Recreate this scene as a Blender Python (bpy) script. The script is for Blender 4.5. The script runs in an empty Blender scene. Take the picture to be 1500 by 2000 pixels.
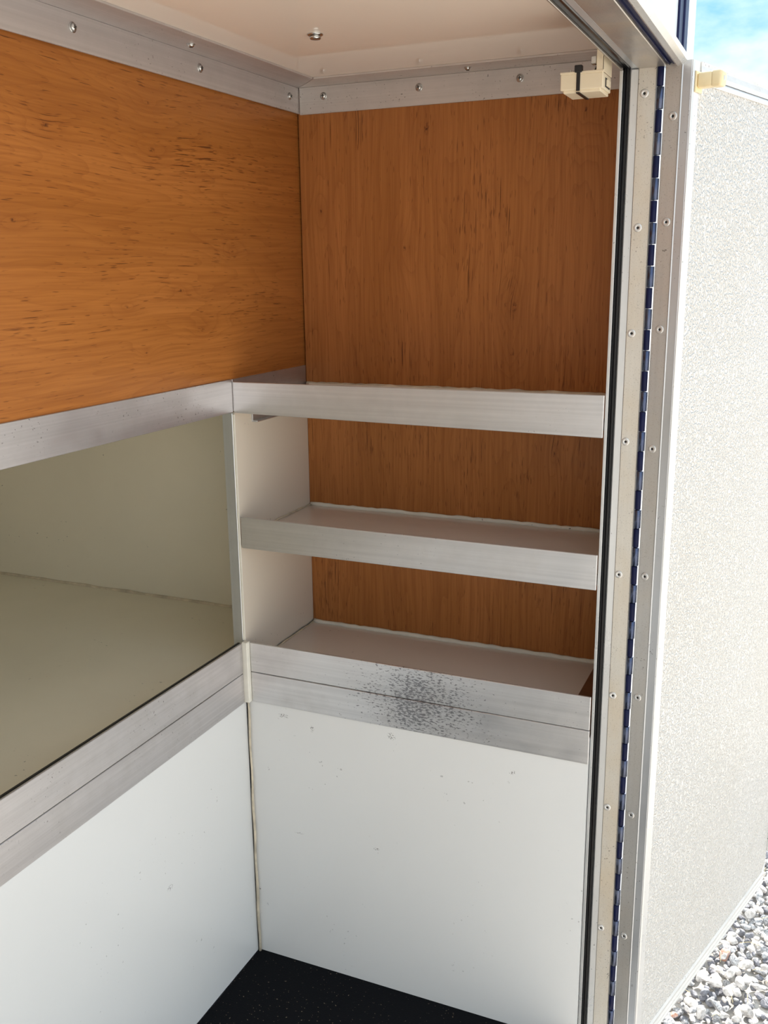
import bpy, bmesh, math, random
from mathutils import Vector, Matrix, noise
random.seed(7)
S = bpy.context.scene
C = S.collection
K = 0.75 / 1.1                       # all lengths below are in survey units; K turns them into metres

# ------------------------------------------------------------------ camera
cam = bpy.data.cameras.new('camera'); co = bpy.data.objects.new('camera', cam); C.objects.link(co)
cam.sensor_fit = 'HORIZONTAL'; cam.sensor_width = 36.0; cam.lens = 36.0 * 1902.8 / 1500.0
cam.clip_start = 0.02; cam.clip_end = 300
r = Vector((0.91566, 0.40180, -0.01105)); u = Vector((-0.08716, 0.22531, 0.97038)); w = Vector((-0.39239, 0.88758, -0.24133))
M = Matrix((r, u, -w)).transposed().to_4x4()
M.translation = Vector((0, 0, 1.5807)) * K
co.matrix_world = M
S.camera = co

# ------------------------------------------------------------------ view and light
S.view_settings.view_transform = 'Standard'; S.view_settings.look = 'None'
S.view_settings.gamma = 1.0; S.view_settings.use_curve_mapping = False
S.view_settings.exposure = 0.82

world = bpy.data.worlds.new('sky'); S.world = world; world.use_nodes = True
nt = world.node_tree; nt.nodes.clear()
def N(t, ty, **kw):
    n = t.nodes.new(ty)
    for k, v in kw.items():
        if k.startswith('i_'): n.inputs[k[2:].replace('_', ' ')].default_value = v
        else: setattr(n, k, v)
    return n
tc = N(nt, 'ShaderNodeTexCoord'); mp = N(nt, 'ShaderNodeMapping'); mp.inputs['Scale'].default_value = (1, 1, 2.2)
mp.inputs['Location'].default_value = (0.3, 0.1, 0.42)
nz = N(nt, 'ShaderNodeTexNoise', i_Scale=3.4, i_Detail=7.0, i_Roughness=0.55)
cr = N(nt, 'ShaderNodeValToRGB')
cr.color_ramp.elements[0].position = 0.36; cr.color_ramp.elements[0].color = (0.20, 0.46, 0.72, 1)
cr.color_ramp.elements[1].position = 0.56; cr.color_ramp.elements[1].color = (0.90, 0.95, 0.98, 1)
sep = N(nt, 'ShaderNodeSeparateXYZ')
hr = N(nt, 'ShaderNodeMapRange', i_From_Min=0.0, i_From_Max=0.22, i_To_Min=1.0, i_To_Max=0.0)
mx = N(nt, 'ShaderNodeMix', data_type='RGBA'); mx.inputs['B'].default_value = (1.0, 0.97, 0.92, 1)
bg = N(nt, 'ShaderNodeBackground', i_Strength=0.95); wo = N(nt, 'ShaderNodeOutputWorld')
L = nt.links.new
L(tc.outputs['Generated'], mp.inputs['Vector']); L(mp.outputs[0], nz.inputs['Vector']); L(nz.outputs['Fac'], cr.inputs[0])
L(tc.outputs['Generated'], sep.inputs[0]); L(sep.outputs['Z'], hr.inputs['Value']); L(hr.outputs[0], mx.inputs['Factor'])
L(cr.outputs[0], mx.inputs['A']); L(mx.outputs['Result'], bg.inputs['Color']); L(bg.outputs[0], wo.inputs[0])

sun = bpy.data.lights.new('sun', 'SUN'); so = bpy.data.objects.new('sun', sun); C.objects.link(so)
sun.energy = 7.0; sun.angle = math.radians(0.6); sun.color = (1.0, 0.95, 0.87)
el = math.radians(44); sd = Vector((0.13 * math.cos(el), 0.99 * math.cos(el), math.sin(el))).normalized()
so.rotation_euler = sd.to_track_quat('Z', 'Y').to_euler(); so.location = sd * 20

# ------------------------------------------------------------------ materials
def mat(name):
    m = bpy.data.materials.new(name); m.use_nodes = True
    t = m.node_tree; b = t.nodes['Principled BSDF']
    return m, t, b
def mathn(t, op, a, b=None, c=None, clamp=False):
    n = t.nodes.new('ShaderNodeMath'); n.operation = op; n.use_clamp = clamp
    for i, v in enumerate((a, b, c)):
        if v is None: continue
        if isinstance(v, (int, float)): n.inputs[i].default_value = v
        else: t.links.new(v, n.inputs[i])
    return n.outputs[0]
def pos(t, scale=(1, 1, 1), swz=None):
    g = t.nodes.new('ShaderNodeNewGeometry'); mpn = t.nodes.new('ShaderNodeMapping'); mpn.inputs['Scale'].default_value = scale
    t.links.new(g.outputs['Position'], mpn.inputs['Vector']); return mpn.outputs[0]
def noi(t, vec, scale, detail=2.0, rough=0.5):
    n = N(t, 'ShaderNodeTexNoise', i_Scale=scale, i_Detail=detail, i_Roughness=rough); t.links.new(vec, n.inputs['Vector']); return n.outputs['Fac']
def rng(t, v, a, b, c=0.0, d=1.0, smooth=False):
    n = N(t, 'ShaderNodeMapRange', i_From_Min=a, i_From_Max=b, i_To_Min=c, i_To_Max=d)
    if smooth: n.interpolation_type = 'SMOOTHSTEP'
    t.links.new(v, n.inputs['Value']); return n.outputs[0]
def mixc(t, f, a, b, blend='MIX'):
    n = N(t, 'ShaderNodeMix', data_type='RGBA', blend_type=blend)
    for k, v in (('Factor', f), ('A', a), ('B', b)):
        if isinstance(v, (int, float)): n.inputs[k].default_value = v
        elif isinstance(v, tuple): n.inputs[k].default_value = v + (1,) if len(v) == 3 else v
        else: t.links.new(v, n.inputs[k])
    return n.outputs['Result']
def bump(t, b, h, strength, dist):
    n = N(t, 'ShaderNodeBump', i_Strength=strength, i_Distance=dist); t.links.new(h, n.inputs['Height']); t.links.new(n.outputs[0], b.inputs['Normal'])

def wood(name, axis, base, light, dark, knots):
    """alder laminate, axis = grain direction ('Y' along the side wall, 'Z' on the end wall)"""
    m, t, b = mat(name)
    g = t.nodes.new('ShaderNodeNewGeometry'); s = t.nodes.new('ShaderNodeSeparateXYZ'); t.links.new(g.outputs['Position'], s.inputs[0])
    X, Y, Z = s.outputs
    along, across = (Y, Z) if axis == 'Y' else (Z, X)
    def vec(sa, sc, off=0.0):
        c = t.nodes.new('ShaderNodeCombineXYZ')
        t.links.new(mathn(t, 'MULTIPLY', across, sc), c.inputs[0]); t.links.new(mathn(t, 'MULTIPLY', along, sa), c.inputs[1])
        c.inputs[2].default_value = off; return c.outputs[0]
    # laminate strips, each with its own shift
    strip = mathn(t, 'FLOOR', mathn(t, 'DIVIDE', mathn(t, 'ADD', across, mathn(t, 'MULTIPLY', mathn(t, 'SINE', mathn(t, 'MULTIPLY', across, 17.0)), 0.012)), 0.083))
    wn = N(t, 'ShaderNodeTexWhiteNoise', noise_dimensions='1D'); t.links.new(strip, wn.inputs['W'])
    sv = wn.outputs['Value']
    # knots (measured on the panel) bend the figure around them
    ksum = None; kdark = None; khalo = None
    for (ka_, kc_, kr_) in knots:
        dx = mathn(t, 'MULTIPLY', mathn(t, 'SUBTRACT', along, ka_ * K), 0.45 / (kr_ * K)); dy = mathn(t, 'MULTIPLY', mathn(t, 'SUBTRACT', across, kc_ * K), 1.0 / (kr_ * K))
        d = mathn(t, 'SQRT', mathn(t, 'ADD', mathn(t, 'MULTIPLY', dx, dx), mathn(t, 'MULTIPLY', dy, dy)))
        bend = mathn(t, 'DIVIDE', 1.0, mathn(t, 'ADD', 1.0, mathn(t, 'MULTIPLY', mathn(t, 'MULTIPLY', d, d), 0.10)))
        dk = rng(t, d, 0.05, 0.60, 1, 0, True); hl_ = rng(t, d, 0.6, 4.5, 1, 0, True)
        ksum = bend if ksum is None else mathn(t, 'ADD', ksum, bend)
        kdark = dk if kdark is None else mathn(t, 'MAXIMUM', kdark, dk); khalo = hl_ if khalo is None else mathn(t, 'MAXIMUM', khalo, hl_)
    # cathedral figure
    c1 = t.nodes.new('ShaderNodeCombineXYZ')
    t.links.new(mathn(t, 'MULTIPLY', across, 8.0), c1.inputs[0]); t.links.new(mathn(t, 'MULTIPLY', along, 1.0), c1.inputs[1])
    t.links.new(mathn(t, 'MULTIPLY', sv, 0.12 if axis == 'Y' else 0.9), c1.inputs[2])
    f1 = mathn(t, 'ADD', noi(t, c1.outputs[0], 1.0, 3.0, 0.5), mathn(t, 'MULTIPLY', ksum, 0.10))
    ring = mathn(t, 'FRACT', mathn(t, 'MULTIPLY', f1, 24.0))
    ringl = mathn(t, 'POWER', ring, 5.0)
    # the grain flows: shift the across coordinate by a slow noise and by the knots
    cw = t.nodes.new('ShaderNodeCombineXYZ'); t.links.new(mathn(t, 'MULTIPLY', across, 7.0), cw.inputs[0]); t.links.new(mathn(t, 'MULTIPLY', along, 3.2), cw.inputs[1])
    across = mathn(t, 'ADD', across, mathn(t, 'ADD', mathn(t, 'MULTIPLY', mathn(t, 'SUBTRACT', noi(t, cw.outputs[0], 1.0, 2, 0.5), 0.5), 0.022), mathn(t, 'MULTIPLY', ksum, 0.006)))
    fibre = noi(t, vec(4.0, 230), 1.0, 3, 0.6)
    fibre2 = noi(t, vec(12, 620, 3.0), 1.0, 2, 0.6)
    broad = noi(t, vec(1.6, 16, 5.0), 1.0, 3, 0.55)
    col = mixc(t, rng(t, broad, 0.3, 0.7), base, light)
    col = mixc(t, mathn(t, 'MULTIPLY', mathn(t, 'SUBTRACT', sv, 0.35, clamp=True), 0.45), col, tuple(x * 0.70 for x in base))
    col = mixc(t, mathn(t, 'MULTIPLY', ringl, 0.24), col, dark)
    col = mixc(t, rng(t, fibre, 0.42, 0.78, 0, 0.50), col, dark)
    col = mixc(t, rng(t, fibre2, 0.42, 0.72, 0, 0.25), col, dark)
    # short dark gum flecks running with the grain
    fl = noi(t, vec(17 if axis == 'Y' else 9, 430, 9.0), 1.0, 2.0, 0.5); patch = noi(t, vec(4, 16, 2.0), 1.0, 2.0, 0.5)
    fk = rng(t, mathn(t, 'ADD', fl, mathn(t, 'MULTIPLY', patch, 0.42)), 0.885 if axis == 'Y' else 0.90, 0.935 if axis == 'Y' else 0.95, 0, 1)
    fl2 = noi(t, vec(42, 520, 19.0), 1.0, 1.0, 0.5)
    fk2 = mathn(t, 'MULTIPLY', rng(t, mathn(t, 'ADD', fl2, mathn(t, 'MULTIPLY', patch, 0.3)), 0.82, 0.88, 0, 1), 0.7)
    col = mixc(t, mathn(t, 'MULTIPLY', mathn(t, 'MAXIMUM', fk, fk2), 0.72), col, (0.055, 0.014, 0.006))
    kn = mathn(t, 'MULTIPLY', kdark, rng(t, noi(t, vec(160, 260, 4.0), 1.0, 2, 0.6), 0.42, 0.58, 0.0, 0.85))
    col = mixc(t, mathn(t, 'MULTIPLY', khalo, 0.14), col, dark); col = mixc(t, kn, col, (0.07, 0.018, 0.008))
    t.links.new(col, b.inputs['Base Color'])
    b.inputs['Roughness'].default_value = 0.34; b.inputs['Specular IOR Level'].default_value = 0.22
    bump(t, b, fibre, 0.05, 0.0004)
    return m
W_SIDE = wood('alder_laminate_side', 'Y', (0.41, 0.150, 0.032), (0.47, 0.180, 0.045), (0.20, 0.055, 0.012),
              [(1.497, 1.867, 0.008), (1.503, 1.790, 0.010), (1.567, 1.547, 0.007), (1.401, 1.523, 0.007), (1.155, 1.658, 0.008), (1.63, 1.47, 0.007), (1.24, 1.80, 0.010), (1.45, 1.44, 0.004), (1.75, 1.62, 0.005)])
W_END = wood('alder_laminate_end', 'Z', (0.43, 0.166, 0.046), (0.49, 0.194, 0.060), (0.20, 0.060, 0.016),
             [(1.870, -0.795, 0.014), (1.624, -0.847, 0.008), (1.500, -0.595, 0.012), (1.505, -0.615, 0.007), (1.404, -0.598, 0.010), (1.882, -0.458, 0.008), (1.865, -0.425, 0.006), (1.19, -0.50, 0.006), (1.71, -1.05, 0.006)])

def metal(name, axis, base=(0.74, 0.73, 0.73), rough=0.38, dirt=0.25, metallic=0.85, lines=0.5, stain=None, warm=0.0):
    m, t, b = mat(name)
    g = t.nodes.new('ShaderNodeNewGeometry')
    def v(sc):
        mpn = t.nodes.new('ShaderNodeMapping'); mpn.inputs['Scale'].default_value = sc; t.links.new(g.outputs['Position'], mpn.inputs['Vector']); return mpn.outputs[0]
    al, ac = 1.2, 300.0
    sc = {'X': (al, ac, ac), 'Y': (ac, al, ac), 'Z': (ac, ac, al)}[axis]
    st = noi(t, v(sc), 1.0, 3, 0.6)
    sc2 = {'X': (3, 60, 60), 'Y': (60, 3, 60), 'Z': (60, 60, 3)}[axis]
    st2 = noi(t, v(sc2), 1.0, 4, 0.6)
    cl = noi(t, v((1, 1, 1)), 14.0, 4, 0.6)
    col = mixc(t, rng(t, st, 0.35, 0.65, 0, lines * 0.5), base, tuple(x * 0.62 for x in base))
    col = mixc(t, rng(t, st2, 0.5, 0.75, 0, dirt), col, tuple(x * 0.6 for x in base))
    col = mixc(t, rng(t, cl, 0.45, 0.75, 0, dirt), col, (0.42, 0.40, 0.37))
    sp = noi(t, v((1, 1, 1)), 330.0, 1, 0.5); msk = noi(t, v((1, 1, 1)), 7.0, 2, 0.5)
    col = mixc(t, mathn(t, 'MULTIPLY', rng(t, sp, 0.71, 0.75, 0, 0.7), rng(t, msk, 0.5, 0.62, 0, 1)), col, (0.07, 0.06, 0.055))
    if warm:
        col = mixc(t, rng(t, noi(t, v((1, 1, 0.5)), 20.0, 3, 0.6), 0.4, 0.7, 0, warm), col, (0.66, 0.54, 0.38))
        gr = noi(t, v((1, 1, 1)), 700.0, 1, 0.5)
        col = mixc(t, rng(t, gr, 0.62, 0.7, 0, 0.30), col, (0.25, 0.2, 0.15))
    if stain:
        cx, cz, rx, rz = stain
        s = t.nodes.new('ShaderNodeSeparateXYZ'); t.links.new(g.outputs['Position'], s.inputs[0])
        dx = mathn(t, 'DIVIDE', mathn(t, 'SUBTRACT', s.outputs[0], cx), rx); dz = mathn(t, 'DIVIDE', mathn(t, 'SUBTRACT', s.outputs[2], cz), rz)
        d = mathn(t, 'SQRT', mathn(t, 'ADD', mathn(t, 'MULTIPLY', dx, dx), mathn(t, 'MULTIPLY', dz, dz)))
        d = mathn(t, 'ADD', d, mathn(t, 'MULTIPLY', mathn(t, 'SUBTRACT', noi(t, v((1, 1, 1)), 30.0, 3, 0.6), 0.5), 1.1))
        speck = noi(t, v((0.42, 1, 1.15)), 400.0, 2, 0.6)
        thr = rng(t, d, 0.25, 1.6, -0.03, 0.22)
        k = rng(t, mathn(t, 'SUBTRACT', speck, thr), 0.49, 0.55, 0, 0.80)
        col = mixc(t, k, col, (0.13, 0.125, 0.135))
        haze = rng(t, d, 0.3, 1.0, 0.22, 0.0)
        col = mixc(t, haze, col, (0.35, 0.35, 0.37))
    t.links.new(col, b.inputs['Base Color'])
    b.inputs['Metallic'].default_value = metallic
    t.links.new(rng(t, cl, 0.3, 0.7, rough - 0.06, rough + 0.10), b.inputs['Roughness'])
    bump(t, b, st, 0.12, 0.0003)
    return m
AL_X = metal('aluminium_along_x', 'X'); AL_Y = metal('aluminium_along_y', 'Y', base=(0.62, 0.60, 0.605), dirt=0.35); AL_Z = metal('aluminium_along_z', 'Z', base=(0.62, 0.65, 0.68), lines=0.2)
AL_TOPX = metal('aluminium_angle_end', 'X', base=(0.72, 0.68, 0.65), metallic=0.45, rough=0.42)
AL_TOPY = metal('aluminium_angle_side', 'Y', base=(0.64, 0.60, 0.59), metallic=0.55, rough=0.40)
AL_STAIN = metal('aluminium_stained', 'X', stain=(-0.690 * K, 0.712 * K, 0.125 * K, 0.100 * K), dirt=0.3)
AL_JAMB = metal('aluminium_jamb', 'Z', base=(0.72, 0.68, 0.61), rough=0.45, warm=0.5, lines=0.15, dirt=0.15, metallic=0.7)
AL_LEAF = metal('aluminium_leaf', 'Z', base=(0.60, 0.58, 0.55), rough=0.42, warm=0.2, lines=0.15, dirt=0.2, metallic=0.55)
AL_EDGE = metal('aluminium_edge', 'Z', base=(0.60, 0.61, 0.62), rough=0.36, lines=0.2, dirt=0.15, metallic=0.6)
AL_BRIGHT = metal('aluminium_bright', 'Z', base=(0.70, 0.70, 0.69), rough=0.30, lines=0.15, dirt=0.08, metallic=0.6)
AL_DOOR = metal('aluminium_door_rail', 'Y', base=(0.68, 0.68, 0.67), rough=0.42, lines=0.35, dirt=0.1, metallic=0.6)
AL_HEAD = metal('aluminium_header', 'Y', base=(0.50, 0.46, 0.43), rough=0.36, warm=0.35, lines=0.15, dirt=0.6, metallic=0.75)

def plain(name, col, rough=0.5, metallic=0.0, spec=0.5, var=0.06, scale=6.0, marks=0.0, bstr=0.0, coat=0.0, scuffs=()):
    m, t, b = mat(name)
    v = pos(t)
    n = noi(t, v, scale, 3, 0.55)
    c = mixc(t, rng(t, n, 0.3, 0.7), tuple(x * (1 - var) for x in col), tuple(min(1, x * (1 + var * 0.6)) for x in col))
    if marks:
        s1 = noi(t, v, 170.0, 1, 0.5); s2 = noi(t, v, 9.0, 1, 0.5)
        c = mixc(t, mathn(t, 'MULTIPLY', rng(t, s1, 0.74, 0.77, 0, marks), rng(t, s2, 0.55, 0.62, 0, 1)), c, (0.10, 0.09, 0.08))
    for (px_, py_, pz_, rx_, rz_) in scuffs:
        mp_ = N(t, 'ShaderNodeMapping'); mp_.inputs['Location'].default_value = (-px_ / rx_, -py_ / rx_, -pz_ / rz_); mp_.inputs['Scale'].default_value = (1 / (rx_ * K), 1 / (rx_ * K), 1 / (rz_ * K))
        t.links.new(v, mp_.inputs['Vector']); ln_ = N(t, 'ShaderNodeVectorMath', operation='LENGTH'); t.links.new(mp_.outputs[0], ln_.inputs[0])
        nn_ = noi(t, v, 480.0, 2, 0.6)
        c = mixc(t, mathn(t, 'MULTIPLY', rng(t, ln_.outputs['Value'], 0.5, 1.0, 0.85, 0), rng(t, nn_, 0.53, 0.58, 0, 1)), c, (0.16, 0.15, 0.14))
    t.links.new(c, b.inputs['Base Color'])
    b.inputs['Roughness'].default_value = rough; b.inputs['Metallic'].default_value = metallic; b.inputs['Specular IOR Level'].default_value = spec
    b.inputs['Coat Weight'].default_value = coat
    if bstr: bump(t, b, noi(t, v, scale * 60, 2, 0.6), bstr, 0.0006)
    return m
SCUFFS = [(-0.750, 1.723, 0.626, 0.012, 0.010), (-1.010, 1.723, 0.625, 0.016, 0.006), (-0.940, 1.723, 0.607, 0.006, 0.009), (-0.981, 1.723, 0.341, 0.014, 0.003), (-0.789, 1.723, 0.348, 0.009, 0.004), (-0.487, 1.723, 0.598, 0.008, 0.006), (-1.092, 1.723, 0.169, 0.003, 0.006), (-1.054, 1.723, 0.488, 0.003, 0.006), (-1.10, 1.404, 0.372, 0.012, 0.008), (-1.10, 1.359, 0.498, 0.004, 0.004)]
WHITE = plain('white_laminate', (0.77, 0.765, 0.745), 0.22, var=0.02, scale=3, marks=0.35, spec=0.35,
              scuffs=SCUFFS)
WHITE_CREAM = plain('cream_laminate', (0.76, 0.68, 0.57), 0.20, var=0.03, scale=3, marks=0.3, spec=0.35)
CEIL = plain('glossy_ceiling_sheet', (0.95, 0.87, 0.77), 0.03, var=0.02, scale=2, spec=0.5)
BIN = plain('bin_lining', (0.80, 0.74, 0.60), 0.40, var=0.05, scale=4, marks=0.5)
SHELF_TOP = plain('shelf_laminate', (0.70, 0.62, 0.55), 0.14, var=0.03, scale=4, marks=0.3)
SEAL = plain('aged_sealant', (0.66, 0.57, 0.43), 0.55, var=0.30, scale=40, bstr=0.4)
SEAL_W = plain('white_sealant', (0.80, 0.76, 0.66), 0.5, var=0.08, scale=30, marks=0.9)
RUBBER = plain('black_rubber', (0.006, 0.006, 0.007), 0.28, var=0.2, scale=20, spec=0.4)
NAVY = plain('navy_paint', (0.006, 0.009, 0.045), 0.38, var=0.2, scale=20, spec=0.18, coat=0.0)
KN_GREY = metal('knuckle_grey', 'Z', base=(0.08, 0.10, 0.17), rough=0.25, lines=0.3, dirt=0.2, metallic=0.9)
PLASTIC = plain('aged_cream_plastic', (0.80, 0.70, 0.52), 0.38, var=0.05, scale=12)
BUFF = plain('yellowed_plastic', (0.86, 0.70, 0.42), 0.35, var=0.12, scale=30)
STEEL = plain('zinc_screw', (0.62, 0.63, 0.62), 0.25, metallic=1.0, var=0.1, scale=200)
BLACK = plain('black_plastic', (0.010, 0.009, 0.010), 0.35, var=0.1)
DARKHOLE = plain('dark_rivet_hole', (0.02, 0.018, 0.016), 0.7)
RIVET = plain('rivet_head', (0.72, 0.70, 0.67), 0.35, metallic=0.6, var=0.1, scale=200)
PAINT = plain('white_body_paint', (0.80, 0.83, 0.86), 0.25, var=0.02, scale=3)
PLY = plain('brown_plywood', (0.17, 0.07, 0.03), 0.5, var=0.2, scale=30)
STRAW = plain('straw', (0.62, 0.52, 0.30), 0.6, var=0.2)

# black speckled rubber floor
MAT, t, b = mat('speckled_rubber_floor')
v = pos(t); s1 = noi(t, v, 260.0, 1, 0.5); s2 = noi(t, v, 9.0, 2, 0.5)
k = mathn(t, 'MULTIPLY', rng(t, s1, 0.70, 0.735, 0, 1), rng(t, s2, 0.35, 0.6, 0.2, 1))
t.links.new(mixc(t, k, (0.007, 0.0075, 0.009), (0.20, 0.16, 0.11)), b.inputs['Base Color']); b.inputs['Roughness'].default_value = 0.72
b.inputs['Specular IOR Level'].default_value = 0.06
bump(t, b, noi(t, v, 420.0, 2, 0.6), 0.5, 0.001)
# pebbled door skin
SKIN, t, b = mat('pebbled_white_sheet')
v = pos(t)
wrp = N(t, 'ShaderNodeTexNoise', i_Scale=230.0, i_Detail=1.5, i_Roughness=0.5); t.links.new(v, wrp.inputs['Vector'])
h = rng(t, wrp.outputs['Fac'], 0.38, 0.62, 0, 1, True)
cl = noi(t, v, 3.0, 3, 0.5); fine = noi(t, v, 12.0, 4, 0.6)
c = mixc(t, rng(t, cl, 0.35, 0.7), (0.655, 0.625, 0.58), (0.67, 0.65, 0.62))
c = mixc(t, rng(t, fine, 0.45, 0.8, 0, 0.22), c, (0.56, 0.50, 0.40))
t.links.new(c, b.inputs['Base Color']); b.inputs['Roughness'].default_value = 0.30; b.inputs['Specular IOR Level'].default_value = 0.6
bump(t, b, h, 1.0, 0.0022)

def stonemat(name, a, c, k=140.0):
    m, t, b = mat(name); v = pos(t)
    n = noi(t, v, k, 4, 0.7)
    t.links.new(mixc(t, rng(t, n, 0.40, 0.62), a, c), b.inputs['Base Color']); b.inputs['Roughness'].default_value = 0.8
    bump(t, b, n, 0.5, 0.002); return m
ST = {'pale': stonemat('pale_stone', (0.70, 0.66, 0.62), (0.44, 0.41, 0.38)),
      'speckled': stonemat('speckled_stone', (0.60, 0.60, 0.60), (0.20, 0.20, 0.21), 220),
      'dark': stonemat('dark_stone', (0.16, 0.16, 0.18), (0.26, 0.26, 0.28)),
      'reddish': stonemat('reddish_stone', (0.52, 0.27, 0.18), (0.58, 0.46, 0.42))}
GROUND, t, b = mat('gravel_ground')
v = pos(t); vo = N(t, 'ShaderNodeTexVoronoi', i_Scale=38.0); t.links.new(v, vo.inputs['Vector'])
c = mixc(t, rng(t, vo.outputs['Distance'], 0.2, 0.7), (0.70, 0.65, 0.58), (0.36, 0.33, 0.30))
t.links.new(c, b.inputs['Base Color']); b.inputs['Roughness'].default_value = 0.9
bump(t, b, mathn(t, 'SUBTRACT', 1.0, vo.outputs['Distance']), 0.5, 0.01)

# ------------------------------------------------------------------ mesh helpers (survey units in, metres out)
class MB:
    def __init__(self): self.bm = bmesh.new()
    def _tag(self, before, mi):
        for f in self.bm.faces:
            if f.index == -1 or f.index >= before: f.material_index = mi
    def box(self, x0, x1, y0, y1, z0, z1, bev=0.0, seg=1, mi=0, mtx=None):
        tmp = bmesh.new()
        vs = bmesh.ops.create_cube(tmp, size=1.0)['verts']
        cx, cy, cz = (x0 + x1) / 2, (y0 + y1) / 2, (z0 + z1) / 2
        for vtx in vs: vtx.co = Vector((cx + vtx.co.x * (x1 - x0), cy + vtx.co.y * (y1 - y0), cz + vtx.co.z * (z1 - z0)))
        if bev: bmesh.ops.bevel(tmp, geom=list(tmp.edges), offset=bev, segments=seg, affect='EDGES', profile=0.5, clamp_overlap=True)
        self.merge(tmp, mi, mtx); return self
    def prism(self, poly, p0, ax, au, av, ln, mi=0, bev=0.0):
        """extrude polygon [(u,v)...] placed at p0 with axes au, av along ax by ln"""
        tmp = bmesh.new(); p0 = Vector(p0); ax = Vector(ax); au = Vector(au); av = Vector(av)
        A = [tmp.verts.new(p0 + au * q[0] + av * q[1]) for q in poly]
        B = [tmp.verts.new(vv.co + ax * ln) for vv in A]
        n = len(A); tmp.faces.new(A); tmp.faces.new(B[::-1])
        for i in range(n): tmp.faces.new((A[i], B[i], B[(i + 1) % n], A[(i + 1) % n]))
        bmesh.ops.recalc_face_normals(tmp, faces=list(tmp.faces))
        if bev: bmesh.ops.bevel(tmp, geom=list(tmp.edges), offset=bev, segments=1, affect='EDGES')
        self.merge(tmp, mi); return self
    def lathe(self, prof, seg=24, mtx=None, mi=0):
        """profile [(radius, height)...] around local Z"""
        tmp = bmesh.new(); rings = []
        for (rr, hh) in prof:
            if rr < 1e-7: rings.append([tmp.verts.new((0, 0, hh))])
            else: rings.append([tmp.verts.new((rr * math.cos(2 * math.pi * i / seg), rr * math.sin(2 * math.pi * i / seg), hh)) for i in range(seg)])
        for a, c in zip(rings, rings[1:]):
            for i in range(seg):
                j = (i + 1) % seg
                if len(a) == 1 and len(c) == 1: continue
                if len(a) == 1: tmp.faces.new((a[0], c[i], c[j]))
                elif len(c) == 1: tmp.faces.new((a[i], c[0], a[j]))
                else: tmp.faces.new((a[i], c[i], c[j], a[j]))
        bmesh.ops.recalc_face_normals(tmp, faces=list(tmp.faces))
        for f in tmp.faces: f.smooth = True
        self.merge(tmp, mi, mtx); return self
    def tube(self, pts, rad, seg=8, mi=0):
        tmp = bmesh.new(); pts = [Vector(p) for p in pts]; rings = []
        for i, p in enumerate(pts):
            d = (pts[min(i + 1, len(pts) - 1)] - pts[max(i - 1, 0)]).normalized()
            a = d.cross(Vector((0.13, 0.31, 0.94))).normalized(); c = d.cross(a)
            rr = rad(i) if callable(rad) else rad
            rings.append([tmp.verts.new(p + (a * math.cos(2 * math.pi * k / seg) + c * math.sin(2 * math.pi * k / seg)) * rr) for k in range(seg)])
        for a, c in zip(rings, rings[1:]):
            for i in range(seg): tmp.faces.new((a[i], a[(i + 1) % seg], c[(i + 1) % seg], c[i]))
        tmp.faces.new(rings[0][::-1]); tmp.faces.new(rings[-1])
        bmesh.ops.recalc_face_normals(tmp, faces=list(tmp.faces))
        for f in tmp.faces: f.smooth = True
        self.merge(tmp, mi); return self
    def merge(self, tmp, mi=0, mtx=None):
        if mtx is not None: bmesh.ops.transform(tmp, matrix=mtx, verts=list(tmp.verts))
        for f in tmp.faces: f.material_index = mi
        me = bpy.data.meshes.new('tmp'); tmp.to_mesh(me); tmp.free(); self.bm.from_mesh(me); bpy.data.meshes.remove(me)
    def build(self, name, mats, parent=None, origin=None, label=None, loc=None):
        """verts are in survey world units; origin (survey) becomes the object's own origin"""
        base = Vector(parent['_o']) if parent is not None and '_o' in parent.keys() else Vector((0, 0, 0))
        org = Vector(origin) if origin is not None else base
        for vtx in self.bm.verts: vtx.co = (vtx.co - org) * K
        me = bpy.data.meshes.new(name); self.bm.to_mesh(me); self.bm.free()
        for mm in (mats if isinstance(mats, (list, tuple)) else [mats]): me.materials.append(mm)
        o = bpy.data.objects.new(name, me); C.objects.link(o)
        if parent is not None: o.parent = parent
        o.location = (org - base) * K
        o['_o'] = tuple(org)
        if label: o['label'] = label
        return o
def thing(name, label, cat, loc, group=None, kind=None):
    o = bpy.data.objects.new(name, None); C.objects.link(o); o.location = Vector(loc) * K; o['_o'] = tuple(loc)
    o.empty_display_size = 0.05
    if kind: o['kind'] = kind
    o['label'] = label; o['category'] = cat
    if group: o['group'] = group
    return o
def tag(o, label, cat, group=None, kind=None):
    o['label'] = label; o['category'] = cat
    if group: o['group'] = group
    if kind: o['kind'] = kind
    return o
def structure(o, label=None):
    o['kind'] = 'structure'
    if label: o['label'] = label
    return o
def put(src, parent, p, rot, name=None):
    """place a mesh-sharing copy (mesh in metres, local) at survey point p, under parent"""
    o = src.copy() if src.users_collection or name is None else src
    C.objects.link(o); o.parent = parent
    o.location = (Vector(p) - Vector(parent['_o'])) * K; o.rotation_euler = rot
    o['_o'] = tuple(p); return o

XL, Y1, Y2, B, ZC = -1.100, 1.7194, 2.0429, -0.335, 1.975
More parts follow.
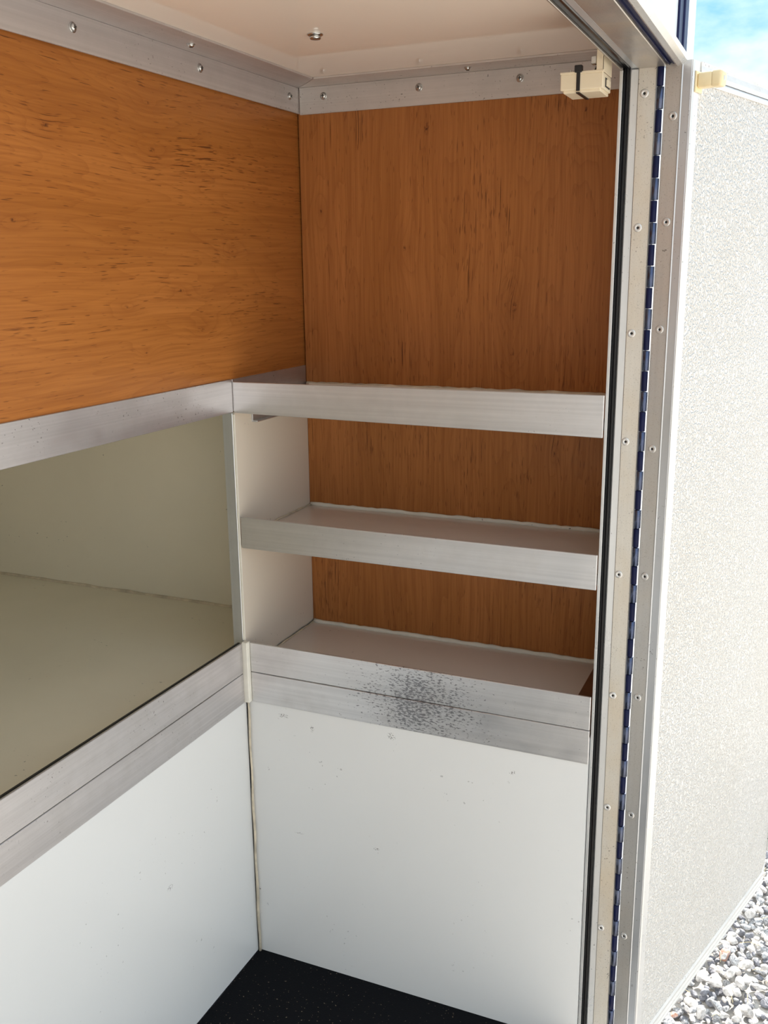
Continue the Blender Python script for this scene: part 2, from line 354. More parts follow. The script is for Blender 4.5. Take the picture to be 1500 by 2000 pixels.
# ------------------------------------------------------------------ structure
structure(MB().box(XL, B - 0.0015, -0.60, 1.80, -0.03, 0.0).build('floor', MAT), 'black speckled rubber floor of the locker')
structure(MB().box(-1.16, B - 0.0015, -0.60, 2.08, ZC, ZC + 0.03).build('ceiling', CEIL), 'glossy cream ceiling sheet')
structure(MB().box(-1.125, XL - 0.004, -0.60, Y2 + 0.03, 1.325, ZC).build('wall_left', W_SIDE), 'orange brown wood grain side wall')
structure(MB().box(XL, B - 0.0015, Y2, Y2 + 0.03, 0.60, ZC).build('wall_back', W_END), 'brown wood grain end wall behind the shelves')
structure(MB().box(-1.125, B - 0.0015, -0.63, -0.60, -0.03, ZC).build('wall_rear', WHITE))
# outer side wall with the doorway cut out, lengthened towards the unseen rear to let in more daylight
YF = 2.10
XI, XO = B, -0.270
wr = MB()
wr.box(XI - 0.001, XO, 1.7420, YF - 0.001, -0.16, 1.8985).box(XI - 0.001, XO, -1.3, YF - 0.001, 1.9020, 2.50).box(XI - 0.001, XO, -1.3, -0.55, -0.16, 1.9020)
structure(wr.build('wall_right', PAINT), 'white outer side wall of the trailer')
structure(MB().box(-2.30, XO, YF, YF + 0.02, -0.16, 2.50).build('wall_front', PAINT))
structure(MB().box(-2.30, XO, -1.32, -1.30, -0.16, 2.50).build('wall_outer_rear', PAINT))  # unseen outer shell down to the underfloor, added to block stray light
structure(MB().box(-2.32, -2.30, -1.32, YF + 0.02, -0.16, 2.50).build('wall_outer', PAINT))
structure(MB().box(-2.32, XO + 0.01, -1.32, YF + 0.02, 2.5005, 2.53).build('ceiling_outer', PAINT))
structure(MB().box(-2.30, XI - 0.002, -1.30, YF - 0.001, -0.16, -0.10).build('floor_under', PAINT))
# navy corner moulding and pale strip on the body side, above the door
structure(MB().box(XO, XO + 0.004, 1.885, 1.930, 1.903, 2.50, 0.001).box(XO, XO + 0.007, 1.930, 1.974, 1.903, 2.50, 0.002).build('trim_1', NAVY), 'navy corner moulding on the trailer side above the door')
structure(MB().box(XO, XO + 0.003, 1.976, YF, 1.903, 2.50, 0.001).build('trim_2', PAINT))

# ------------------------------------------------------------------ small hardware sources
def screw_mesh():
    m = MB()
    m.lathe([(0.0075, 0), (0.0078, 0.001), (0.0078, 0.0016), (0.0062, 0.0016)], 20)
    m.lathe([(0.0060, 0.0012), (0.0062, 0.0026), (0.0052, 0.0046), (0.0030, 0.0056), (0, 0.0058)], 20)
    m.box(-0.0033, 0.0033, -0.0007, 0.0007, 0.0050, 0.0061, mi=1).box(-0.0007, 0.0007, -0.0033, 0.0033, 0.0050, 0.0061, mi=1)
    for vtx in m.bm.verts: vtx.co *= K
    me = bpy.data.meshes.new('screw'); m.bm.to_mesh(me); me.materials.append(STEEL); me.materials.append(DARKHOLE); return me
def rivet_mesh():
    m = MB()
    m.lathe([(0.0068, 0), (0.0070, 0.0006), (0.0066, 0.0013), (0.0053, 0.0017), (0.0035, 0.0017), (0.0023, 0.0012), (0.0021, 0.0003)], 24)
    m.lathe([(0.0024, 0.0012), (0.0021, 0.0007), (0, 0.0006)], 24, mi=1)
    for vtx in m.bm.verts: vtx.co *= K
    me = bpy.data.meshes.new('rivet'); m.bm.to_mesh(me); me.materials.append(RIVET); me.materials.append(DARKHOLE); return me
SCREW, RIV = screw_mesh(), rivet_mesh()
def part_at(name, me, parent, p, zdir, twist=0.0):
    o = bpy.data.objects.new(name, me); C.objects.link(o); o.parent = parent
    q = Vector(zdir).to_track_quat('Z', 'Y'); o.rotation_euler = (q.to_matrix() @ Matrix.Rotation(twist, 3, 'Z')).to_euler()
    o.location = (Vector(p) - Vector(parent['_o'])) * K; return o

# ------------------------------------------------------------------ ceiling corner angles
LEG, DR3, DR4, TT = 0.080, 0.0575, 0.0600, 0.0040
tm = MB(); tm.box(XL, XL + TT, -0.60, Y2 - 0.0005, ZC - DR3, ZC - TT - 0.0002, 0.0007)
tm.prism([(0, 0), (LEG, 0), (LEG, Y2 + 0.60 - LEG - 0.0008), (0, Y2 + 0.60 - 0.0008)], (XL, -0.60, ZC - TT), (0, 0, 1), (1, 0, 0), (0, 1, 0), TT - 0.0002, bev=0.0005)
tr = structure(tm.build('trim_3', AL_TOPY, origin=(XL, 0.7, ZC)), 'aluminium angle along the top of the wood side wall')
for (y, z) in [(1.31, 1.949), (1.655, 1.948), (1.996, 1.948), (0.95, 1.948)]: part_at('screw', SCREW, tr, (XL + 0.004, y, z), (1, 0, 0), random.random())
for y in (1.574, 1.1): part_at('screw', SCREW, tr, (XL + 0.042, y, ZC - 0.004), (0, 0, -1), random.random())
tm = MB(); tm.box(XL + TT + 0.0015, B - 0.0020, Y2 - TT, Y2, ZC - DR4, ZC - TT - 0.0002, 0.0007)
W4 = (B - 0.0020) - XL
tm.prism([(0.0012, 0), (W4, 0), (W4, -LEG), (LEG + 0.0012, -LEG)], (XL, Y2, ZC - TT), (0, 0, 1), (1, 0, 0), (0, 1, 0), TT - 0.0002, bev=0.0005)
tr = structure(tm.build('trim_4', AL_TOPX, origin=(-0.7, Y2, ZC)), 'aluminium angle along the top of the wood end wall')
for (x, z) in [(-1.034, 1.950), (-0.81, 1.950), (-0.592, 1.950)]: part_at('screw', SCREW, tr, (x, Y2 - 0.004, z), (0, -1, 0), random.random())
part_at('screw', SCREW, tr, (-0.687, Y2 - 0.050, ZC - 0.004), (0, 0, -1), 0.4)
# bolt with washer hanging out of the ceiling
cb = MB(); cb.lathe([(0.0135, 0), (0.0140, -0.0015), (0.0125, -0.003), (0.007, -0.003)], 24, Matrix.Translation((-0.836, 1.622, ZC)))
cb.lathe([(0.0055, -0.002), (0.0095, -0.004), (0.0100, -0.0065), (0.0085, -0.009), (0, -0.0095)], 20, Matrix.Translation((-0.836, 1.622, ZC)))
tag(cb.build('ceiling_bolt', STEEL, origin=(-0.836, 1.622, ZC)), 'small steel bolt head with washer in the cream ceiling', 'bolt')

# ------------------------------------------------------------------ low storage bin behind the left side (opening, end panel, floor)
bn = thing('storage_locker', 'long low storage locker with open bay and white front, left of the shelves', 'locker', (-1.6, 0.6, 0.0))
MB().box(-2.28, XL - 0.004, -0.60, Y2 + 0.02, 0.700, 0.7295).build('bay_floor', BIN, bn)
MB().box(-2.28, XL - 0.030, Y2, Y2 + 0.02, 0.7295, 1.325).build('bay_end_panel', BIN, bn)
MB().box(-2.295, -2.28, -0.60, Y2 + 0.02, 0.70, 1.325).build('bay_back_panel', BIN, bn)
MB().box(-2.28, -1.126, -0.60, Y2 + 0.02, 1.327, 1.345).build('bay_top_panel', BIN, bn)
MB().box(-2.28, XL - 0.004, -0.62, -0.60, 0.70, 1.325).build('bay_end_panel', BIN, bn)
sb = MB(); sb.tube([(-2.27 + i * 0.05, Y2 - 0.002, 0.7305 + 0.0008 * math.sin(i * 1.7)) for i in range(24)], lambda i: 0.005 + 0.0012 * math.sin(i * 2.3), 8); sb.build('sealant_bead', SEAL, bn)
MB().box(-1.125, XL - 0.003, -0.60, Y1, 0.0, 0.651).build('front_panel', WHITE, bn)
ur = MB(); ur.prism([(0, 0), (0.005, 0), (0.005, 0.0685), (0, 0.0685)], (XL - 0.005, -0.6, 1.2965), (0, 1, 0), (1, 0, 0), (0, 0, 1), 0.6 + Y1 - 0.0005, bev=0.0008)
ur.box(XL - 0.022, XL - 0.005, -0.6, Y1, 1.2968, 1.3000).build('upper_rail', AL_Y, bn, label='scuffed aluminium rail above the open bay')
MB().prism([(0, 0), (0.0045, 0), (0.0045, 0.066), (0, 0.066)], (XL - 0.005, Y1 + 0.002, 1.2985), (0, 1, 0), (1, 0, 0), (0, 0, 1), Y2 - Y1 - 0.003, bev=0.0006).build('upper_rail', AL_Y, bn)
lr = MB(); lr.box(XL - 0.004, XL + 0.001, -0.6, Y1 - 0.012, 0.6475, 0.7165, 0.0009).box(XL - 0.004, XL + 0.001, -0.6, Y1 - 0.012, 0.7180, 0.7885, 0.0009)
lr.box(XL - 0.0055, XL - 0.0045, -0.6, Y1 - 0.012, 0.65, 0.787).build('lower_rail', AL_Y, bn, label='two aluminium angles stacked along the bay lip')
MB().box(XL - 0.009, XL - 0.0045, -0.6, Y1 - 0.012, 0.7296, 0.7895).build('lip_gap_shadow', BLACK, bn)  # black strip standing in for the gap's shadow line along the lip

# ------------------------------------------------------------------ divider between bay and shelves
dv = thing('divider_panel', 'pale upright panel with aluminium edge post between bay and shelves', 'panel', (XL, 1.85, 0.73))
MB().box(XL - 0.026, XL, Y1 + 0.004, Y2 - 0.001, 0.7300, 1.2955).build('panel', WHITE_CREAM, dv)
MB().box(XL - 0.0275, XL - 0.0030, Y1 - 0.0010, Y1 + 0.0038, 0.7300, 1.2950, 0.0008).build('edge_post', AL_Z, dv)
ws = MB(); ws.box(XL - 0.0033, XL + 0.0015, Y1 - 0.0004, Y1 + 0.0038, 0.7905, 1.292, 0.0006); ws.build('sealant_strip', SEAL_W, dv)
br = MB(); br.prism([(0, 0), (0.014, 0), (0.014, 0.003), (0.003, 0.003), (0.003, 0.026), (0, 0.026)], (XL, 1.790, 1.2665), (0, 1, 0), (1, 0, 0), (0, 0, 1), 0.20, bev=0.0004)
br.build('shelf_bracket', AL_Z, dv)

# ------------------------------------------------------------------ shelves
SG = 'aluminium fronted shelves on the wood end wall'
XR = B - 0.0020
def bead(y, z, x0, x1, rad, seed):
    rnd = random.Random(seed); n = 60
    m = MB(); m.tube([(x0 + (x1 - x0) * i / n, y + rnd.uniform(-0.0007, 0.0007), z + rnd.uniform(-0.0010, 0.0010)) for i in range(n + 1)], lambda i: rad * (1 + 0.09 * math.sin(i * 0.9 + seed)), 8); return m
sh = thing('wall_shelf', 'topmost aluminium fronted shelf across the wood end wall', 'shelf', (-0.72, 1.88, 1.30), SG)
MB().box(XL + 0.001, XR, Y1 + 0.006, Y2 - 0.001, 1.297, 1.3175).build('board', SHELF_TOP, sh)
e = MB(); e.prism([(0, -0.0005), (B - XL - 0.0005, -0.0095), (B - XL - 0.0005, 0.0665), (0, 0.0640)], (XL + 0.0005, Y1 + 0.0055, 1.2955), (0, -1, 0), (1, 0, 0), (0, 0, 1), 0.0050, bev=0.0009); e.build('edge_rail', AL_X, sh)
bead(Y2 - 0.004, 1.3215, XL + 0.004, XR - 0.004, 0.0055, 3).build('sealant_bead', SEAL, sh)
MB().box(XL + 0.012, XR - 0.01, Y2 - 0.013, Y2 - 0.008, 1.3176, 1.3235, 0.001).build('back_strip', SEAL_W, sh)
sh = thing('wall_shelf', 'middle aluminium fronted shelf across the wood end wall', 'shelf', (-0.72, 1.88, 1.00), SG)
MB().box(XL + 0.001, XR, Y1 + 0.006, Y2 - 0.001, 1.006, 1.0270).build('board', SHELF_TOP, sh)
e = MB(); e.prism([(0, 0), (B - XL - 0.0045, -0.0015), (B - XL - 0.0045, 0.0660), (0, 0.0680)], (XL + 0.0045, Y1 + 0.0055, 1.0030), (0, -1, 0), (1, 0, 0), (0, 0, 1), 0.0050, bev=0.0009); e.build('edge_rail', AL_X, sh)
bead(Y2 - 0.004, 1.0295, XL + 0.004, XR - 0.004, 0.0050, 5).build('sealant_bead', SEAL_W, sh)
bm_ = MB(); bm_.tube([(XL + 0.003, Y1 + 0.01 + i * 0.0155, 1.0285 + 0.0006 * math.sin(i * 2)) for i in range(21)], lambda i: 0.0022 + 0.0006 * math.sin(i * 1.3), 8); bm_.build('side_sealant', SEAL, sh)
sh = thing('wall_shelf', 'lowest shelf, its double aluminium front marked by a grey speckled patch', 'shelf', (-0.72, 1.88, 0.65), SG)
MB().box(XL + 0.001, XR, Y1 + 0.006, Y2 - 0.001, 0.700, 0.7225).build('board', PLY, sh)
MB().box(XL + 0.001, -0.389, Y1 + 0.006, Y2 - 0.001, 0.7226, 0.7250).build('board_facing', SHELF_TOP, sh)
MB().box(-0.3885, XR, Y1 + 0.0065, Y2 - 0.001, 0.7226, 0.7262).build('side_batten', PLY, sh, label='dark brown plywood strip at the right end')
e = MB(); e.box(XL + 0.013, B - 0.0005, Y1, Y1 + 0.005, 0.6480, 0.7180, 0.0009); e.box(XL + 0.013, B - 0.0005, Y1, Y1 + 0.005, 0.7195, 0.7880, 0.0009); e.box(XL + 0.013, B - 0.002, Y1 + 0.005, Y1 + 0.006, 0.66, 0.786)
e.build('edge_rail', AL_STAIN, sh)
bead(Y2 - 0.004, 0.7275, XL + 0.004, XR - 0.004, 0.0055, 8).build('sealant_bead', SEAL_W, sh)
bm_ = MB(); bm_.tube([(XL + 0.003, Y1 + 0.01 + i * 0.0155, 0.7262 + 0.0006 * math.sin(i * 2)) for i in range(21)], lambda i: 0.0022 + 0.0006 * math.sin(i * 1.3), 8); bm_.build('side_sealant', SEAL, sh)
# tiny bits of old sealant under the middle rail
# white panel under the shelves with corner strip
bp = thing('lower_panel', 'white panel below the lowest shelf down to the black floor', 'panel', (-0.72, Y1, 0.0))
MB().box(XL - 0.002, XR + 0.0012, Y1 + 0.0035, Y1 + 0.0125, 0.0, 0.6999).build('panel', WHITE, bp)
MB().box(XL - 0.002, XL + 0.0120, Y1 - 0.0110, Y1 + 0.0034, 0.6475, 0.7900, 0.0015).build('corner_strip', SEAL_W, bp, label='cream painted corner strip')
cs = MB(); cs.tube([(XL + 0.003 + 0.0008 * math.sin(i * 0.7), Y1 - 0.001, 0.646 * (1 - i / 40)) for i in range(41)], lambda i: 0.0026 * (0.9 + 0.12 * math.sin(i * 0.45) + 0.012 * i), 8); cs.build('corner_sealant', SEAL, bp, label='tan sealant running down the corner')

# ------------------------------------------------------------------ door frame: its reveal faces back along the opening
df = thing('door_frame', 'aluminium door frame with black rubber seal around the locker opening', 'door frame', (B, 1.738, -0.10))
ZB, ZT, YJ = -0.10, 1.8925, 1.7330
MB().box(-0.3345, -0.3292, YJ - 0.004, YJ + 0.008, ZB, ZT - 0.0003, 0.0006).build('inner_lip', AL_BRIGHT, df)
MB().box(-0.3345, -0.3315, -0.54, YJ - 0.0045, ZT, ZT + 0.0090, 0.0006).box(-0.3345, -0.3295, YJ - 0.0043, YJ + 0.008, ZT, ZT + 0.0090, 0.0006).build('inner_lip', AL_HEAD, df)
sp_ = [(0, 0.004), (0.0008, -0.0010), (0.0025, -0.0030), (0.0042, -0.0012), (0.0052, -0.0005), (0.0065, -0.0030), (0.0088, -0.0028), (0.0103, 0.0000), (0.0105, 0.004)]
MB().prism(sp_, (-0.3290, YJ, ZB), (0, 0, 1), (1, 0, 0), (0, 1, 0), ZT + 0.004 - ZB).build('rubber_seal', RUBBER, df)
MB().prism([(a_ * 1.45, c_) for a_, c_ in sp_], (-0.3313, -0.54, ZT + 0.004), (0, 1, 0), (1, 0, 0), (0, 0, 1), YJ + 0.54 - 0.004).build('rubber_seal', RUBBER, df)
MB().prism([(0, 0.0085), (0, 0.0012), (0.0022, -0.0008), (0.0135, -0.0002), (0.0142, 0.0010), (0.0142, 0.0085)], (-0.3183, YJ, ZB), (0, 0, 1), (1, 0, 0), (0, 1, 0), 1.8920 - ZB).build('jamb_face', AL_BRIGHT, df)
MB().box(-0.3040, -0.2755, YJ - 0.0020, YJ + 0.0085, ZB, 1.8985, 0.0007).build('hinge_strip', AL_JAMB, df, label='riveted strip carrying the frame side of the hinge')
for (x, z) in [(-0.2943, 1.8543), (-0.2943, 1.6443), (-0.2960, 1.4695), (-0.2970, 1.2806), (-0.2975, 1.0343), (-0.2975, 0.7947), (-0.2975, 0.5591), (-0.2985, 0.288)]:
    part_at('rivet', RIV, df, (x + 0.001, YJ - 0.0020, z), (0, -1, 0), random.random() * 6)
MB().box(-0.3160, -0.3055, -0.54, YJ - 0.0003, ZT + 0.0015, ZT + 0.0093, 0.0006).build('header_groove', AL_EDGE, df)
MB().box(-0.3052, -0.2600, -0.54, YJ - 0.0003, ZT + 0.0000, ZT + 0.0093, 0.0010).build('header_face', AL_HEAD, df, label='smeared aluminium underside of the header')
hd = MB(); hd.prism([(0, 0.009), (0, 0.004), (0.003, 0.004), (0.0035, 0.0015), (0.0050, 0.0015), (0.0055, 0.0045), (0.0095, 0.0045), (0.0100, 0.0020), (0.0125, 0.0020), (0.0130, 0.009)], (-0.2597, -0.54, ZT), (0, 1, 0), (1, 0, 0), (0, 0, 1), 1.8500 + 0.54 - 0.115)
hd.build('header_channel', NAVY, df, label='dark navy channel along the outside of the header')
dr = MB(); dr.prism([(0, 0.010), (0, 0.001), (0.004, -0.002), (0.012, -0.001), (0.0185, 0.005), (0.0200, 0.012), (0.0150, 0.019), (-0.021, 0.024), (-0.021, 0.0098)], (-0.2465, -0.54, ZT), (0, 1, 0), (1, 0, 0), (0, 0, 1), 1.760 + 0.54); dr.build('drip_rail', AL_BRIGHT, df)
MB().box(-0.3052, -0.2600, YJ, 1.745, 1.8990, 1.9015, 0.0010).build('header_joint', AL_HEAD, df, label='rough welded joint at the header corner')
MB().box(-0.3345, -0.2755, -0.549, -0.5405, ZB, 1.9015, 0.0008).build('jamb_face', AL_BRIGHT, df)

# ------------------------------------------------------------------ hinge
TH = math.radians(15); D = Vector((math.sin(TH), math.cos(TH), 0)); NN = Vector((math.cos(TH), -math.sin(TH), 0)); P0 = Vector((-0.2655, 1.733, 0)); T = 0.049
hx, hy = -0.2688, 1.7315
hg = thing('piano_hinge', 'long navy knuckled piano hinge between door frame and open door', 'hinge', (hx, hy, -0.10))
pitch = 0.0352; ztop = 1.8985
def knuckle(h, rad):
    m = MB(); m.lathe([(0.0, 0.0005), (rad - 0.0009, 0.0005), (rad, 0.0012), (rad, h - 0.0012), (rad - 0.0009, h - 0.0005), (0, h - 0.0005)], 28)
    for vtx in m.bm.verts: vtx.co *= K
    me = bpy.data.meshes.new('knuckle'); m.bm.to_mesh(me); return me
ka = knuckle(pitch, 0.0053); ka.materials.append(NAVY); kb = knuckle(pitch, 0.0058); kb.materials.append(KN_GREY)
for i in range(56):
    z = ztop - (i + 1) * pitch
    if i % 2 == 0: part_at('knuckle', ka, hg, (hx - 0.0004, hy, z), (0, 0, 1))
    else: part_at('knuckle', kb, hg, (hx + 0.0004, hy, z), (0, 0, 1))

# ------------------------------------------------------------------ door, swung right back: hinge edge faces us, pebbled inner face to its right
Mx = Matrix(((D.x, NN.x, 0, P0.x), (D.y, NN.y, 0, P0.y), (0, 0, 1, 0), (0, 0, 0, 1)))
WD, DZ0, DZ1 = 0.832, 0.003, 1.8975
Q = P0 + NN * T
sl = 0.034
dr = MB(); dr.prism([(0.004, DZ0 + 0.004), (WD - 0.03, DZ0 - 0.022), (WD - 0.004, DZ0 + 0.005), (WD - 0.002, DZ0 + 0.08), (WD - 0.002, DZ1 + 0.006), (0.004, DZ1 - 0.003)], P0 + NN * 0.002, NN, D, (0, 0, 1), T - 0.006)
door = dr.build('door_1', PAINT, origin=(P0.x, P0.y, 0)); structure(door, 'open locker door, pebbled white inner face')
m = MB(); m.prism([(0.0315, DZ0 + 0.030), (WD - 0.040, DZ0 + 0.008), (WD - 0.012, DZ0 + 0.030), (WD - 0.012, DZ1 - 0.028), (0.0315, DZ1 - 0.028)], Q - NN * 0.0039, NN, D, (0, 0, 1), 0.0022); m.build('inner_skin', SKIN, door)
def edge(m, t0, t1, s0, s1, z0, z1, bev=0.0005):
    m.box(s0, s1, t0, t1, z0, z1, bev, 1, 0, Mx); bmesh.ops.recalc_face_normals(m.bm, faces=list(m.bm.faces)); return m
edge(MB(), 0.0040, 0.0310, -0.0012, 0.0039, DZ0, 1.8965).build('hinge_leaf', AL_LEAF, door, label='riveted strip on the hinge edge')
for (tt, z) in [(0.021, 1.816), (0.0199, 1.652), (0.0189, 1.477), (0.0175, 1.271), (0.0171, 1.037), (0.0164, 0.8), (0.0162, 0.555), (0.0155, 0.285)]:
    part_at('rivet', RIV, door, P0 + NN * tt - D * 0.0012 + Vector((0, 0, z)), -D, random.random() * 6)
m = MB(); m.prism([(0.0312, 0.0039), (0.0312, -0.0018), (0.0325, -0.0024), (0.0340, -0.0014), (0.0472, -0.0004), (0.0480, 0.0006), (0.0480, 0.0039)], P0 + Vector((0, 0, DZ0)), (0, 0, 1), NN, D, 1.8975 - DZ0); m.build('stile', AL_EDGE, door)
m = MB(); m.prism([(0.0008, -0.0040), (0.0002, 0.0000), (0.0030, 0.0022), (0.0200, 0.0022), (0.0215, 0.0005), (0.0270, 0.0008), (0.0310, -0.0018), (0.0312, -0.0040)], Q + Vector((0, 0, DZ0)), (0, 0, 1), D, NN, 1.8972 - DZ0); m.build('edge_bead', AL_BRIGHT, door)
tl = (D + Vector((0, 0, 0.010))).normalized()
m = MB(); m.prism([(1.8765, -0.0040), (1.8765, 0.0012), (1.8840, 0.0020), (1.8925, 0.0014), (1.8985, 0.0020), (1.8990, -0.0040)], Q + D * 0.0318, tl, (0, 0, 1), NN, WD - 0.036); m.build('top_rail', AL_DOOR, door)
m = MB(); m.prism([(1.8660, -0.0030), (1.8663, 0.0006), (1.8690, 0.0032), (1.8725, 0.0032), (1.8755, 0.0006), (1.8758, -0.0030)], Q + D * 0.0318, tl, (0, 0, 1), NN, WD - 0.045); m.build('top_bead', AL_BRIGHT, door)
dsl = (D + Vector((0, 0, -0.034))).normalized()
m = MB(); m.prism([(0, -0.0040), (0, 0.0018), (0.007, 0.0036), (0.011, 0.0014), (0.018, 0.0034), (0.023, 0.0010), (0.030, 0.0016), (0.035, -0.0015), (0.035, -0.0040)], Q + D * 0.0318 + Vector((0, 0, 0.0045)), dsl, (0, 0, 1), NN, WD - 0.062); m.build('bottom_rail', AL_DOOR, door)
m = MB(); m.prism([(WD - 0.012, -0.004), (WD - 0.012, 0.002), (WD + 0.000, 0.0015), (WD + 0.001, -0.049), (WD - 0.0015, -0.049)], Q + Vector((0, 0, 0.066)), (0, 0, 1), D, NN, 1.835); m.build('stile', AL_BRIGHT, door)

# yellowed buffer on the top hinge-side corner of the door
bo = Q + D * 0.0180 + Vector((0, 0, 1.8665))
bf = thing('door_buffer', 'yellowed plastic door buffer at the top corner of the open door', 'door buffer', tuple(bo))
Mb = Matrix(((D.x, 0, NN.x, bo.x), (D.y, 0, NN.y, bo.y), (0, 1, 0, bo.z), (0, 0, 0, 1)))
def bpart(m): bmesh.ops.recalc_face_normals(m.bm, faces=list(m.bm.faces)); return m
m = MB(); m.box(-0.0135, 0.0135, -0.0165, 0.0150, 0.0023, 0.0050, 0.001, 2, 0, Mb); bpart(m).build('base_plate', BUFF, bf)
m = MB(); m.box(-0.0110, 0.0110, -0.0105, 0.0120, 0.0050, 0.0300, 0.0035, 3, 0, Mb); m.box(-0.0120, 0.0120, -0.0115, 0.0130, 0.0265, 0.0450, 0.0048, 4, 0, Mb); o = bpart(m).build('buffer_body', BUFF, bf)
for f in o.data.polygons: f.use_smooth = True
m = MB(); m.box(-0.0026, 0.0026, -0.0030, 0.0042, 0.0447, 0.0457, 0.0006, 1, 0, Mb); bpart(m).build('screw_head', STEEL, bf)

# ------------------------------------------------------------------ switch box hanging at the header
bx0, bx1, by0, by1, bz0, bz1 = -0.4140, -0.3460, 1.6550, 1.7180, 1.8540, 1.8800
sw = thing('lamp_switch_box', 'cream plastic switch box held by a black cable tie at the header', 'switch box', (-0.39, 1.73, bz0))
m = MB(); m.box(bx0, bx1, by0, by1, bz0 + 0.002, bz1, 0.0015, 2); m.box(bx0 + 0.004, bx1 - 0.004, by0 + 0.004, by1 + 0.004, bz0 - 0.002, bz0 + 0.003, 0.001); m.build('housing', PLASTIC, sw)
m = MB(); m.box(bx0 - 0.0006, bx1 + 0.001, by0 - 0.001, by0 + 0.004, bz1 - 0.0005, bz1 + 0.003, 0.0005); m.build('rim', PLASTIC, sw)
m = MB(); m.box(bx1 - 0.011, bx1 + 0.0012, by0, by0 + 0.0022, bz1, ZC, 0.0005); m.box(bx1 - 0.001, bx1 + 0.0010, by0, by1, bz1 + 0.0005, ZC, 0.0005); m.build('mounting_bracket', PLASTIC, sw)
m = MB(); m.box(bx1 - 0.001, bx1 + 0.0006, by0 + 0.018, by1 - 0.010, bz0 + 0.006, bz1 - 0.006, 0.0004); m.build('switch_recess', DARKHOLE, sw)
m = MB(); m.box(bx1 - 0.002, bx1 + 0.0035, by0 + 0.024, by1 - 0.016, bz0 + 0.008, bz1 - 0.008, 0.0012, 2); m.build('rocker', PLASTIC, sw)
m = MB(); cxx = bx0 + 0.029
m.box(cxx - 0.003, cxx + 0.003, by0 - 0.0016, by0, bz0, bz1 + 0.003, 0.0005); m.box(cxx - 0.003, cxx + 0.003, by0 - 0.0016, by1 + 0.005, bz0 - 0.0036, bz0 - 0.0020, 0.0004)
m.box(cxx - 0.003, cxx + 0.003, by0, by1, bz1 + 0.003, bz1 + 0.0045, 0.0004); m.box(cxx - 0.006, cxx + 0.006, by0 - 0.005, by0 + 0.006, bz1 + 0.001, bz1 + 0.012, 0.0015, 2); m.build('cable_tie', BLACK, sw)
m = MB(); m.tube([(bx0 + 0.006, by0 + 0.02, bz1 + 0.001), (bx0 + 0.018, by0 + 0.02, bz1 + 0.005), (cxx, by0 + 0.02, bz1 + 0.006), (cxx + 0.014, by0 + 0.02, bz1 + 0.002), (bx1 - 0.018, by0 + 0.02, bz1 + 0.003), (bx1 - 0.011, by0 + 0.02, bz1 + 0.016)], 0.0022, 8); m.build('cable', BLACK, sw)
m = MB(); m.lathe([(0.0016, 0), (0.0016, 0.007), (0, 0.0085)], 10, Matrix.Translation((bx0 + 0.0145, by0 + 0.008, bz1))); m.build('terminal', STEEL, sw)
m = MB(); m.box(bx1 - 0.020, bx1 - 0.0112, by0 + 0.001, by0 + 0.012, bz1 + 0.012, bz1 + 0.024, 0.001); m.build('clip', STEEL, sw)

# ------------------------------------------------------------------ gravel
GZ = -0.80
structure(MB().box(-60, 60, -60, 60, GZ - 0.07, GZ - 0.040).build('floor_ground', GROUND), 'gravel yard')
def stone_mesh(seed, sub):
    rnd = random.Random(seed); b_ = bmesh.new(); bmesh.ops.create_icosphere(b_, subdivisions=sub, radius=1.0)
    sx, sy, sz = rnd.uniform(0.8, 1.25), rnd.uniform(0.65, 1.0), rnd.uniform(0.5, 0.75)
    planes = [(Vector((rnd.gauss(0, 1), rnd.gauss(0, 1), rnd.gauss(0, 1))).normalized(), rnd.uniform(0.50, 0.80)) for _ in range(8)]
    for vtx in b_.verts:
        p = vtx.co.normalized()
        for n_, d_ in planes:
            q = p.dot(n_)
            if q > d_: p = p - n_ * (q - d_)
        p += p * 0.06 * noise.noise(p * 2.2 + Vector((seed, 0, 0)))
        vtx.co = Vector((p.x * sx, p.y * sy, p.z * sz))
    return b_
def proj(p):
    q = Vector(p) - Vector((0, 0, 1.5807)); dd = q.dot(w)
    return (750 + 1902.8 * q.dot(r) / dd, 1000 - 1902.8 * q.dot(u) / dd) if dd > 0.1 else (-9e9, 0)
def in_view(p):
    x, y = proj(p)
    return 1262 < x < 1520 and y < 2030 and y > 1990 + (x - 1294) * (-1.42) - 25
protos = {}
for cn in ST:
    protos[cn] = []
    for i in range(7):
        b_ = stone_mesh(i * 11 + len(cn), 3); me = bpy.data.meshes.new('gravel_stone'); b_.to_mesh(me); b_.free(); me.materials.append(ST[cn]); protos[cn].append(me)
LBL = {'pale': 'pale whitish gravel stone on the ground below the open door', 'speckled': 'grey speckled gravel stone on the ground below the open door',
       'dark': 'dark grey gravel stone among pale ones below the open door', 'reddish': 'reddish brown gravel stone among pale ones below the open door'}
rest = []; sp = 0.033; cand = []
rg = random.Random(21)
for layer in range(2):
    for ix in range(-60, 90):
        for iy in range(40, 190):
            x = (ix + rg.uniform(-0.42, 0.42) + 0.5 * layer) * sp; y = (iy + rg.uniform(-0.42, 0.42) + 0.5 * layer) * sp
            z = GZ - 0.026 + layer * 0.028
            s = rg.choice((0.010, 0.014, 0.017, 0.021, 0.026)) if layer else rg.uniform(0.014, 0.020)
            if layer and rg.random() < 0.36: continue
            c = rg.random(); cn = ('dark' if c < 0.55 else 'speckled') if layer == 0 else 'pale' if c < 0.68 else 'speckled' if c < 0.90 else 'dark' if c < 0.965 else 'reddish'  # lower layer mostly dark stones, standing in for shade in the gaps
            e = (rg.uniform(-0.5, 0.5), rg.uniform(-0.5, 0.5), rg.uniform(0, 6.28)); k = rg.randrange(7)
            cand.append((layer, x, y, z, s, cn, e, k))
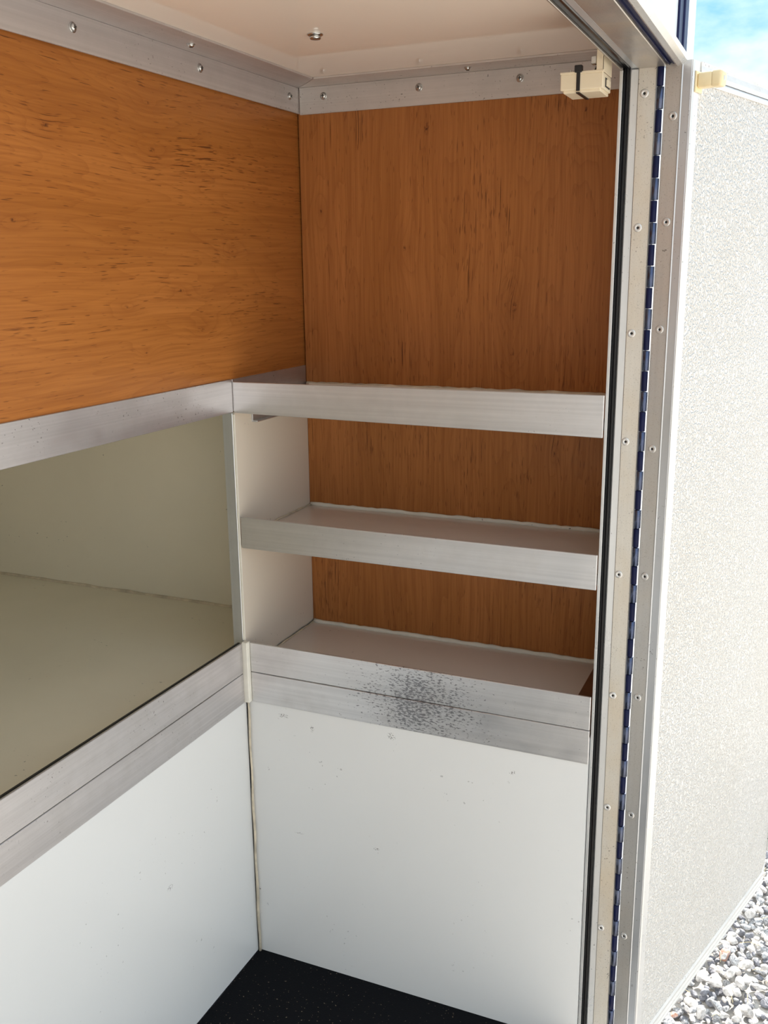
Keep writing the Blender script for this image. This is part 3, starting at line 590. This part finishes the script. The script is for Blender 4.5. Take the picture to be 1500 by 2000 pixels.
vis = sorted([c for c in cand if c[0] == 1 and in_view(c[1:4])], key=lambda c: -c[4] / Vector((c[1], c[2], c[3] - 1.58)).length)
chosen = set(id(c) for c in vis[:300]); red = []
for (layer, x, y, z, s, cn, e, k) in [c for c in vis[:300]]:
    o = bpy.data.objects.new('gravel_stone', protos[cn][k]); C.objects.link(o); o.location = Vector((x, y, z)) * K; o.scale = (s * K,) * 3; o.rotation_euler = e
    tag(o, LBL[cn], 'stone', cn + ' gravel stones')
    if cn == 'reddish': red.append((proj((x, y, z)), o))
names = list(ST)
red.sort(key=lambda q: -q[0][1])
if 1 < len(red) <= 6:
    for i, (q_, o) in enumerate(red):
        del o['group']
        pl_ = 'nearest the bottom of the photo' if i == 0 else 'farthest away, up by the door edge' if i == len(red) - 1 else ('second', 'third', 'fourth', 'fifth')[i - 1] + ' up from the bottom of the photo'
        o['label'] = 'reddish brown gravel stone below the open door, ' + pl_
templ = {}
for k in range(5):
    b_ = stone_mesh(100 + k, 2); templ[k] = ([vv.co.copy() for vv in b_.verts], [[vv.index for vv in f.verts] for f in b_.faces]); b_.free()
V, F, MI = [], [], []
for c in cand:
    if id(c) in chosen: continue
    layer, x, y, z, s, cn, e, k = c
    if not in_view((x, y, z)) and (rg.random() < 0.35 or y > 4.6 or x > 1.2 or x < -0.9): continue
    if x < -0.30 and y < 2.12: continue
    vs, fs = templ[k % 5]; o0 = len(V); R3 = Matrix.Rotation(e[2], 3, 'Z') @ Matrix.Rotation(e[0], 3, 'X')
    for vv in vs: V.append(((R3 @ vv) * s + Vector((x, y, z))) * K)
    for f in fs: F.append([o0 + q for q in f]); MI.append(names.index(cn))
me = bpy.data.meshes.new('gravel'); me.from_pydata([tuple(q) for q in V], [], F); me.polygons.foreach_set('material_index', MI)
for cn in names: me.materials.append(ST[cn])
me.update(); go = bpy.data.objects.new('gravel', me); C.objects.link(go)
tag(go, 'bed of loose pale gravel on the yard beyond the trailer', 'gravel', kind='stuff')
# straw wisps lying on the gravel
sm = MB(); rs_ = random.Random(5)
for i in range(14):
    for _ in range(80):
        x, y = rs_.uniform(-0.4, 0.4), rs_.uniform(2.6, 4.2)
        if in_view((x, y, GZ)): break
    a = rs_.uniform(0, 3.14); l_ = rs_.uniform(0.012, 0.035); z = GZ + 0.022
    sm.tube([(x + math.cos(a) * l_ * (q - 1), y + math.sin(a) * l_ * (q - 1) + 0.007 * (q == 1), z + 0.004 * (q == 1)) for q in range(3)], 0.0009, 5)
tag(sm.build('straw', STRAW, origin=(0, 3.2, GZ)), 'thin yellow straw wisps scattered on the gravel', 'straw', kind='stuff')

for o in C.objects:
    if '_o' in o.keys(): del o['_o']
print('stones', len(vis), 'verts', len(V))
